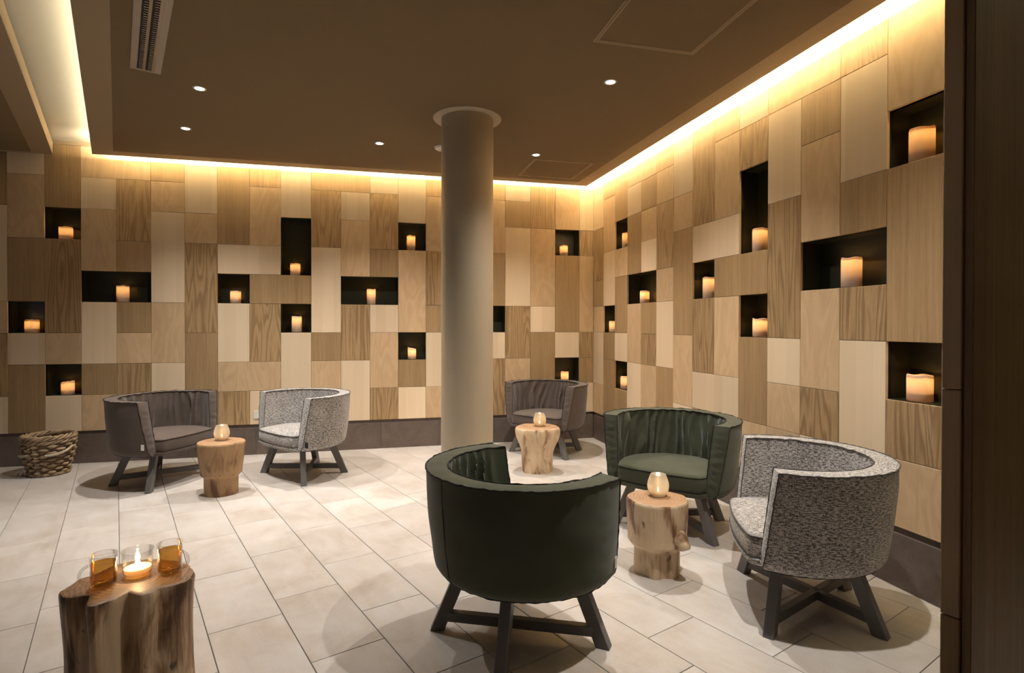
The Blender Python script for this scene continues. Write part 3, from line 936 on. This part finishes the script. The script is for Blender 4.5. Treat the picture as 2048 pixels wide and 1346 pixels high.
# ------------------------------------------------------------------ tree stump tables
def stump(name, x, y, h, rfun, mat, label, rz=0.0, tilt=None):
    t = thing('stump_table', (x, y, 0), rz, label, 'side table', 'tree stump side tables')
    n, m = 110, 56
    bm = bmesh.new(); rings = []
    def zoff(a, s):
        return tilt(a, s) if tilt else 0.0
    for j in range(m + 1):
        v = j / m; row = []
        for k in range(n):
            a = 2 * PI * k / n; r = rfun(a, v)
            z = h * v
            if v > 0.97: r -= 0.006 * ((v - 0.97) / 0.03) ** 2
            row.append(bm.verts.new((r * math.cos(a), r * math.sin(a), z + zoff(a, 1) * v)))
        rings.append(row)
    for A, B in zip(rings, rings[1:]):
        for k in range(n): bm.faces.new((A[k], A[(k+1) % n], B[(k+1) % n], B[k]))
    bm.faces.new(rings[0][::-1])
    tr = obj('trunk', bm, mat, t, 60)
    bm = bmesh.new(); P = []
    for s in (1.0, 0.97, 0.75, 0.5, 0.25, 0.01):
        row = []
        for k in range(n + 1):
            a = 2 * PI * k / n; r = (rfun(a, 1.0) - 0.006) * s
            z = h + zoff(a, s) + (0.0 if s == 1 else 0.0022 + 0.0018 * noise.noise((r*math.cos(a)*16, r*math.sin(a)*16, x)))
            row.append(Vector((r * math.cos(a), r * math.sin(a), z)))
        P.append(row)
    grid(bm, P); bmesh.ops.remove_doubles(bm, verts=bm.verts[:], dist=1e-5)
    obj('sawn_top', bm, M_CUT, t, 60)
    return t

def lob(a, c, w):      # smooth bump of the angle
    d = (a - c + PI) % (2 * PI) - PI
    return math.exp(-(d / w) ** 2)
def ss(x): x = max(0, min(1, x)); return x * x * (3 - 2 * x)
def nz(a, v, k, s): return noise.noise((math.cos(a) * k, math.sin(a) * k, v * k * 0.5 + s))

def r1(a, v):   # wide drum on a narrower foot
    up = 0.140 + 0.026 * ss((v - 0.3) / 0.7)
    lo = 0.117
    r = lo + (up - lo) * ss((v - 0.33) / 0.07)
    return r * (1 + 0.03 * math.cos(2*a + 0.5) + 0.02 * math.cos(3*a)) + 0.004 * nz(a, v, 3, 1.0) - 0.012 * lob(a, -0.55, 0.12) * ss((v-0.35)/0.2)
def r2(a, v):   # flaring top, twisted waist
    r = 0.124 + 0.018 * v + 0.046 * ss((v - 0.38) / 0.5) - 0.006 * ss((v - 0.9) / 0.1)
    r *= 1 + 0.045 * math.cos(5*a + 2.2*v) + 0.05 * math.cos(2*a + 0.6) + 0.03 * math.cos(7*a - v)
    return r + 0.010 * nz(a, v, 2.6, 4.0) + 0.007 * noise.noise((math.cos(a) * 6, math.sin(a) * 6, v * 2.2)) - 0.018 * lob(a, -1.5 + 0.3*v, 0.22) * (1 - v)
def r3(a, v):   # straight drum, stepped in to a fluted foot, branch stub
    up = 0.146 + 0.008 * ss((v - 0.45) / 0.5)
    lo = 0.112
    k = ss((v - 0.345) / 0.075)
    r = lo + (up - lo) * k
    fl = 0.010 * math.cos(6*a + 0.4) * (1 - k) + 0.005 * math.cos(3*a) * k
    return r * (1 + 0.03 * math.cos(2*a + 1.0)) + fl + 0.005 * nz(a, v, 3, 9.0)
def r4(a, v):   # big gnarled trunk with deep vertical flutes
    r = 0.180 - 0.006 * (1 - v) - 0.010 * math.sin(PI * v)
    r *= 1 + 0.07 * math.cos(2*a - 0.2) + 0.05 * math.cos(3*a + 0.9)
    r -= 0.050 * lob(a, -2.25, 0.26) + 0.034 * lob(a, -1.28, 0.13) + 0.018 * lob(a, -0.7, 0.2) + 0.018 * lob(a, 2.6, 0.3)
    r += 0.026 * lob(a, -1.78, 0.20) + 0.014 * lob(a, -0.2, 0.3)
    return r + 0.007 * nz(a, v, 3.4, 2.0) + 0.007 * noise.noise((math.cos(a) * 9, math.sin(a) * 9, v * 1.6)) + 0.004 * noise.noise((math.cos(a) * 20, math.sin(a) * 20, v * 3.0))
s1 = stump('s1', -3.600, -1.330, 0.400, r1, TEAK_B, 'smooth stump table stepped in below, between the brown and grey chairs at the back')
s2 = stump('s2', -1.045, -1.267, 0.395, r2, TEAK_A, 'gnarled flaring stump table before the brown armchair in the corner')
s3 = stump('s3', -1.011, -3.374, 0.385, r3, TEAK_A, 'stump table with protruding branch knot between the green armchairs')
s4 = stump('s4', -3.285, -3.880, 0.420, r4, TEAK_D, 'dark deeply fluted stump table carrying the tea glasses')
# branch stub of the third stump, towards the viewer and to the right
bm = bmesh.new(); ang = math.radians(-80); d = Vector((math.cos(ang), math.sin(ang), 0)); side = Vector((-d.y, d.x, 0))
base = d * 0.128 + side * 0.030 + Vector((0, 0, 0.212))
path = [base + d * (0.058 * i / 8) + Vector((0, 0, -0.040 * (i/8)**1.3 + 0.010 * math.sin(PI*i/8))) for i in range(9)]
tube(bm, path, lambda i: 0.047 - 0.019 * (i/8) ** 0.7 + 0.003 * math.sin(i*2.1), 14)
obj('branch_knot', bm, TEAK_A, s3, 50)

# ------------------------------------------------------------------ tea light bowls
def bowl(x, y, z, label):
    t = thing('tealight_bowl', (x, y, z), 0, label, 'candle holder', 'glass tea light bowls on the stumps')
    prof = [(0.001, 0.0035), (0.030, 0.003), (0.034, 0.0), (0.036, 0.002), (0.046, 0.016), (0.0545, 0.036), (0.057, 0.055), (0.0545, 0.076), (0.047, 0.098), (0.0415, 0.112), (0.0395, 0.117)]
    bm = bmesh.new(); lathe(bm, prof, 40); obj('glass_bowl', bm, M_MERC, t, 0)
    tl = tealight(t, 0.006)
    return t
def tealight(parent, z, watts=0.045):
    bm = bmesh.new(); lathe(bm, [(0.001, z), (0.0185, z), (0.019, z + 0.002), (0.019, z + 0.016)], 24); cup = obj('tealight_cup', bm, M_CHROME, parent, 30)
    bm = bmesh.new(); lathe(bm, [(0.018, z + 0.012), (0.012, z + 0.0115), (0.001, z + 0.011)], 24); obj('wax', bm, M_WAX, cup, 0)
    bm = bmesh.new(); lathe(bm, [(0.0008, z + 0.015), (0.0040, z + 0.020), (0.0050, z + 0.026), (0.0034, z + 0.034), (0.0006, z + 0.044)], 12, True, True); obj('flame', bm, M_FLAME, cup, 0)
    L = bpy.data.lights.new('tealight_flame', 'POINT'); L.energy = watts; L.color = (1.0, 0.74, 0.46); L.shadow_soft_size = 0.006
    o = bpy.data.objects.new('tealight_flame', L); link(o); o.location = parent.location + Vector((0, 0, z + 0.050))
    return cup
bowl(-3.603, -1.292, 0.4022, 'round smoked glass tea light bowl on the smooth stepped stump')
bowl(-1.022, -1.262, 0.3972, 'round smoked glass tea light bowl on the gnarled stump in the corner')
bowl(-0.990, -3.345, 0.3872, 'round smoked glass tea light bowl on the stump with branch knot')

# ------------------------------------------------------------------ tea glasses and glass tea light on the near stump
ZS4 = 0.4222
def tea_mug(x, y, handle_deg, level, label):
    t = thing('tea_glass', (x, y, ZS4), math.radians(handle_deg), label, 'tea glass', 'glass mugs of tea')
    bm = bmesh.new()
    lathe(bm, [(0.001, 0.004), (0.026, 0.003), (0.032, 0.0), (0.036, 0.003), (0.0385, 0.010), (0.0385, 0.078), (0.0400, 0.084), (0.0400, 0.106), (0.0392, 0.1075), (0.0386, 0.106)], 40)
    obj('mug_glass', bm, M_GLASS, t, 0)
    bm = bmesh.new(); path = []
    for i in range(17):
        a = -1.45 + 2.9 * i / 16; path.append((0.037 + 0.029 * math.cos(a), 0, 0.047 + 0.030 * math.sin(a)))
    tube(bm, path, 0.0045, 10); obj('handle', bm, M_GLASS, t, 0)
    bm = bmesh.new(); lathe(bm, [(0.001, 0.0085), (0.030, 0.009), (0.0360, 0.0125), (0.0360, level), (0.001, level)], 40); obj('tea', bm, M_TEA, t, 40)
    return t
tea_mug(-3.349, -3.917, 205, 0.079, 'glass mug of dark amber tea with its handle out over the stump edge')
tea_mug(-3.168, -3.858, -15, 0.083, 'glass mug of golden tea on the other side of the glass tea light')
t = thing('glass_tealight', (-3.272, -3.850, ZS4), 0, 'clear tumbler with a burning tea light between two glasses of tea', 'candle holder')
bm = bmesh.new()
lathe(bm, [(0.001, 0.004), (0.034, 0.003), (0.040, 0.0), (0.043, 0.004), (0.0455, 0.030), (0.0490, 0.086), (0.0492, 0.0885), (0.0484, 0.0890), (0.0480, 0.0875)], 44)
obj('tumbler', bm, M_GLASS, t, 0)
bm = bmesh.new(); lathe(bm, [(0.001, 0.0125), (0.0385, 0.0125), (0.0405, 0.020), (0.0415, 0.028), (0.037, 0.0285), (0.020, 0.0265), (0.001, 0.026)], 40); obj('wax', bm, M_WAX, t, 50)
bm = bmesh.new(); lathe(bm, [(0.0008, 0.027), (0.007, 0.032), (0.0085, 0.039), (0.006, 0.050), (0.0006, 0.064)], 14, True, True); obj('flame', bm, M_FLAME, t, 0)
Lp = bpy.data.lights.new('tealight_flame', 'POINT'); Lp.energy = 0.6; Lp.color = (1.0, 0.66, 0.32); Lp.shadow_soft_size = 0.003
o = bpy.data.objects.new('tealight_flame', Lp); link(o); o.location = (-3.272, -3.850, ZS4 + 0.0655)

# ------------------------------------------------------------------ led pillar candles in the niches
def candle(wall, lx, r, rad, h, label, slant=0.0, slant_dir=0.0):
    z = ROW(r) + 0.0022
    ang = wall.rotation_euler.z
    loc = Matrix.Rotation(ang, 4, 'Z') @ Vector((lx, 0.078, z))
    t = thing('pillar_candle', loc, 0, label, 'candle', 'pillar candles in the wall niches')
    seed = lx * 7 + r
    def zf(a, rr, zz):
        if zz < h * 0.5: return 0.0
        k = (zz - h*0.5) / (h*0.5)
        return k * (slant * math.cos(a - slant_dir) + 0.0022 * math.sin(3*a + seed) + 0.0015 * math.sin(5*a - seed))
    bm = bmesh.new()
    lathe(bm, [(rad*0.93, 0.0), (rad, 0.003), (rad, h*0.55), (rad, h*0.8), (rad*0.995, h-0.006), (rad*0.965, h), (rad*0.93, h-0.003), (rad*0.92, h-0.016)], 40, zf=zf)
    obj('wax_body', bm, M_WAX, t, 0)
    bm = bmesh.new(); lathe(bm, [(rad*0.985, h*0.30), (rad*0.5, h*0.30 + (h*0.7-0.045)*0.5), (0.002, h-0.045)], 24); obj('wax_baffle', bm, M_WAX, t, 0)  # hidden cone added inside to keep the LED light off the lower wax
    bm = bmesh.new(); lathe(bm, [(0.003, h-0.040), (0.0052, h-0.034), (0.0048, h-0.026), (0.0006, h-0.014)], 12, True, True); obj('led_flame', bm, M_FLAME, t, 0)
    L = bpy.data.lights.new('candle_led', 'POINT'); L.energy = CANDLE_W; L.color = AMBER; L.shadow_soft_size = 0.008
    o = bpy.data.objects.new('candle_led', L); link(o); o.location = loc + Vector((0, 0, h - 0.024))
    return t
CB = [(-5.530, 0, .055, .119, 'lit pillar candle in the small niche by the edge, above the wicker basket', 0, 0),
 (-5.256, 3, .055, .117, 'lit pillar candle in the highest niche above the wicker basket', 0, 0),
 (-5.246, -2, .052, .121, 'slant-topped pillar candle in the lowest niche, just over the wicker basket', .008, 0),
 (-4.788, 1, .053, .158, 'tall pillar candle in the wide niche nearest the light cove', 0, 0),
 (-3.795, 1, .050, .123, 'pillar candle in the small niche between two wide niches of the back wall', 0, 0),
 (-3.233, 2, .049, .123, 'pillar candle in the tall upright niche of the back wall', 0, 0),
 (-3.220, 0, .048, .164, 'tall pillar candle in the niche below the tall upright niche of the back wall', 0, 0),
 (-2.478, 1, .045, .164, 'tall pillar candle in the wide niche nearest the pillar', 0, 0),
 (-2.063, 3, .045, .164, 'tall pillar candle in the upper niche beside the pillar', 0, 0),
 (-2.053, -1, .044, .118, 'slant-topped pillar candle in the lower niche beside the pillar', .009, PI),
 (-0.333, 3, .046, .120, 'pillar candle in the upper niche of the back wall next to the corner', 0, 0),
 (-0.318, -2, .045, .124, 'pillar candle in the niche right behind the brown corner armchair', 0, 0)]
for lx, r, rad, h, lab, sl, sd in CB: candle(wall_back, lx, r, rad, h, lab, sl, sd)
CR = [(.381, 0, .050, .123, 'pillar candle in the narrow-looking niche of the side wall closest to the corner'),
 (.694, 3, .050, .160, 'tall pillar candle in the topmost small niche of the side wall near the corner'),
 (.667, -2, .050, .125, 'pillar candle in the lowest niche of the side wall near the corner'),
 (1.078, 1, .045, .121, 'pillar candle with a visible flame in the smaller wide niche of the side wall'),
 (2.132, 1, .048, .166, 'tall pillar candle in the small niche under the light double panel, beside the tall niche'),
 (2.720, 2, .049, .162, 'tall pillar candle in the tall upright niche of the side wall'),
 (2.728, 0, .049, .126, 'short pillar candle in the niche below the tall upright niche of the side wall'),
 (3.476, 1, .052, .166, 'tall pillar candle in the large wide niche of the side wall'),
 (3.883, 3, .054, .168, 'tall pillar candle in the highest niche at the open end of the side wall'),
 (3.881, -1, .055, .129, 'short thick pillar candle in the lower niche above the grey armchair by the side wall')]
for lx, r, rad, h, lab in CR: candle(wall_right, lx, r, rad, h, lab)

# ------------------------------------------------------------------ wall socket
t = thing('wall_socket', (-3.571, 0, 0.400), 0, 'white square wall socket beside the grey armchair', 'socket')
bm = bmesh.new(); box(bm, -0.041, 0.041, -0.009, 0.001, -0.041, 0.041); chamfer(bm, 0.003, 2); obj('cover_plate', bm, M_WHITE, t)
bm = bmesh.new(); lathe(bm, [(0.001, -0.004), (0.019, -0.004), (0.020, 0.0012), (0.022, 0.0014)], 24); bmesh.ops.rotate(bm, verts=bm.verts[:], cent=(0,0,0), matrix=Matrix.Rotation(PI/2, 3, 'X')); bmesh.ops.translate(bm, verts=bm.verts[:], vec=(0, -0.0092, 0)); obj('socket_well', bm, M_WHITE, t)

# ------------------------------------------------------------------ wicker basket
bk = thing('wicker_basket', (-5.200, -0.345, 0), 0.4, 'round woven cane basket with rope handles on the floor', 'basket')
BH = 0.345
def rb(z):
    k = z / BH
    return 0.135 + 0.045 * ss(k * 1.25) - 0.004 * k
NW = 9
rows = 9
def weaver(z, ph, rad, amp, nW, seed):
    bm = bmesh.new(); n = nW * 12
    path = []; 
    for i in range(n):
        a = 2*PI*i/n; o = amp * math.cos(nW * a + ph)
        r = rb(z) + o + 0.003 * noise.noise((a*3, z*20, seed))
        path.append((r*math.cos(a), r*math.sin(a), z + 0.004 * noise.noise((a*2.5, seed, z*9))))
    tube(bm, path, lambda i: rad * (0.55 + 0.48 * (0.5 + 0.5*math.cos(nW*2*PI*i/n + ph))), 7, closed=True)
    return bm
for k in range(rows):
    z = 0.036 + k * 0.0282
    obj('weaver', weaver(z, PI * (k % 2), 0.0128, 0.013, NW, k * 1.7), M_WICK, bk, 0)
for k in range(NW * 2):
    a = 2*PI*(k + 0.5)/(NW*2)
    bm = bmesh.new(); tube(bm, [((rb(z))*math.cos(a + o), (rb(z))*math.sin(a + o), z) for o in (0,) for z in [BH * i / 10 * 0.95 for i in range(11)]], 0.0085, 6)
    obj('stake', bm, M_STAKE, bk, 0)
def braid(z, r0, strands, tw, off, rad, nm, par, zsc=1.0, jit=0.0):
    for s in range(strands):
        bm = bmesh.new(); n = 160; path = []
        for i in range(n):
            a = 2*PI*i/n; ph = tw*a + 2*PI*s/strands
            r = r0 + off*math.cos(ph); path.append((r*math.cos(a), r*math.sin(a), z + off*zsc*math.sin(ph) + jit*noise.noise((a*4, s*3.0, z*5))))
        tube(bm, path, lambda i: rad * (1 + 0.15 * noise.noise((i*0.15, s, 1.0))), 7, closed=True); obj(nm, bm, M_WICK, par, 0)
braid(0.016, rb(0.0) + 0.002, 3, 9, 0.010, 0.0095, 'base_braid', bk, 0.7)
braid(BH - 0.052, rb(BH*0.86) + 0.004, 3, 7, 0.011, 0.0095, 'rim_braid', bk, 1.0, 0.006)
braid(BH - 0.018, rb(BH) + 0.002, 4, 6, 0.015, 0.0105, 'rim_braid', bk, 1.0, 0.008)
bm = bmesh.new(); lathe(bm, [(0.001, 0.014), (0.13, 0.014)], 32); obj('bottom', bm, M_STAKE, bk)
def rope(a0, a1, z0, z1, sag, lift):
    par = None
    for s in range(3):
        bm = bmesh.new(); n = 60; path = []
        for i in range(n):
            k = i/(n-1); a = a0 + (a1 - a0)*k
            z = z0 + (z1 - z0)*k - sag*math.sin(PI*k); r = rb(z) + 0.016 + lift*math.sin(PI*k)
            ph = 22*k*2.2 + 2*PI*s/3
            path.append((r*math.cos(a) + 0.006*math.cos(ph)*math.cos(a), r*math.sin(a) + 0.006*math.cos(ph)*math.sin(a), z + 0.006*math.sin(ph)))
        tube(bm, path, 0.0065, 6)
        obj('rope_handle', bm, M_ROPE, bk, 0)
va = math.atan2(CAM.y + 0.345, CAM.x + 5.2) - 0.4        # direction of the picture side in basket space
rope(va - 0.15, va + 0.95, 0.185, 0.245, 0.012, 0.020)
rope(va - 1.75, va - 0.85, 0.200, 0.195, 0.01, 0.012)
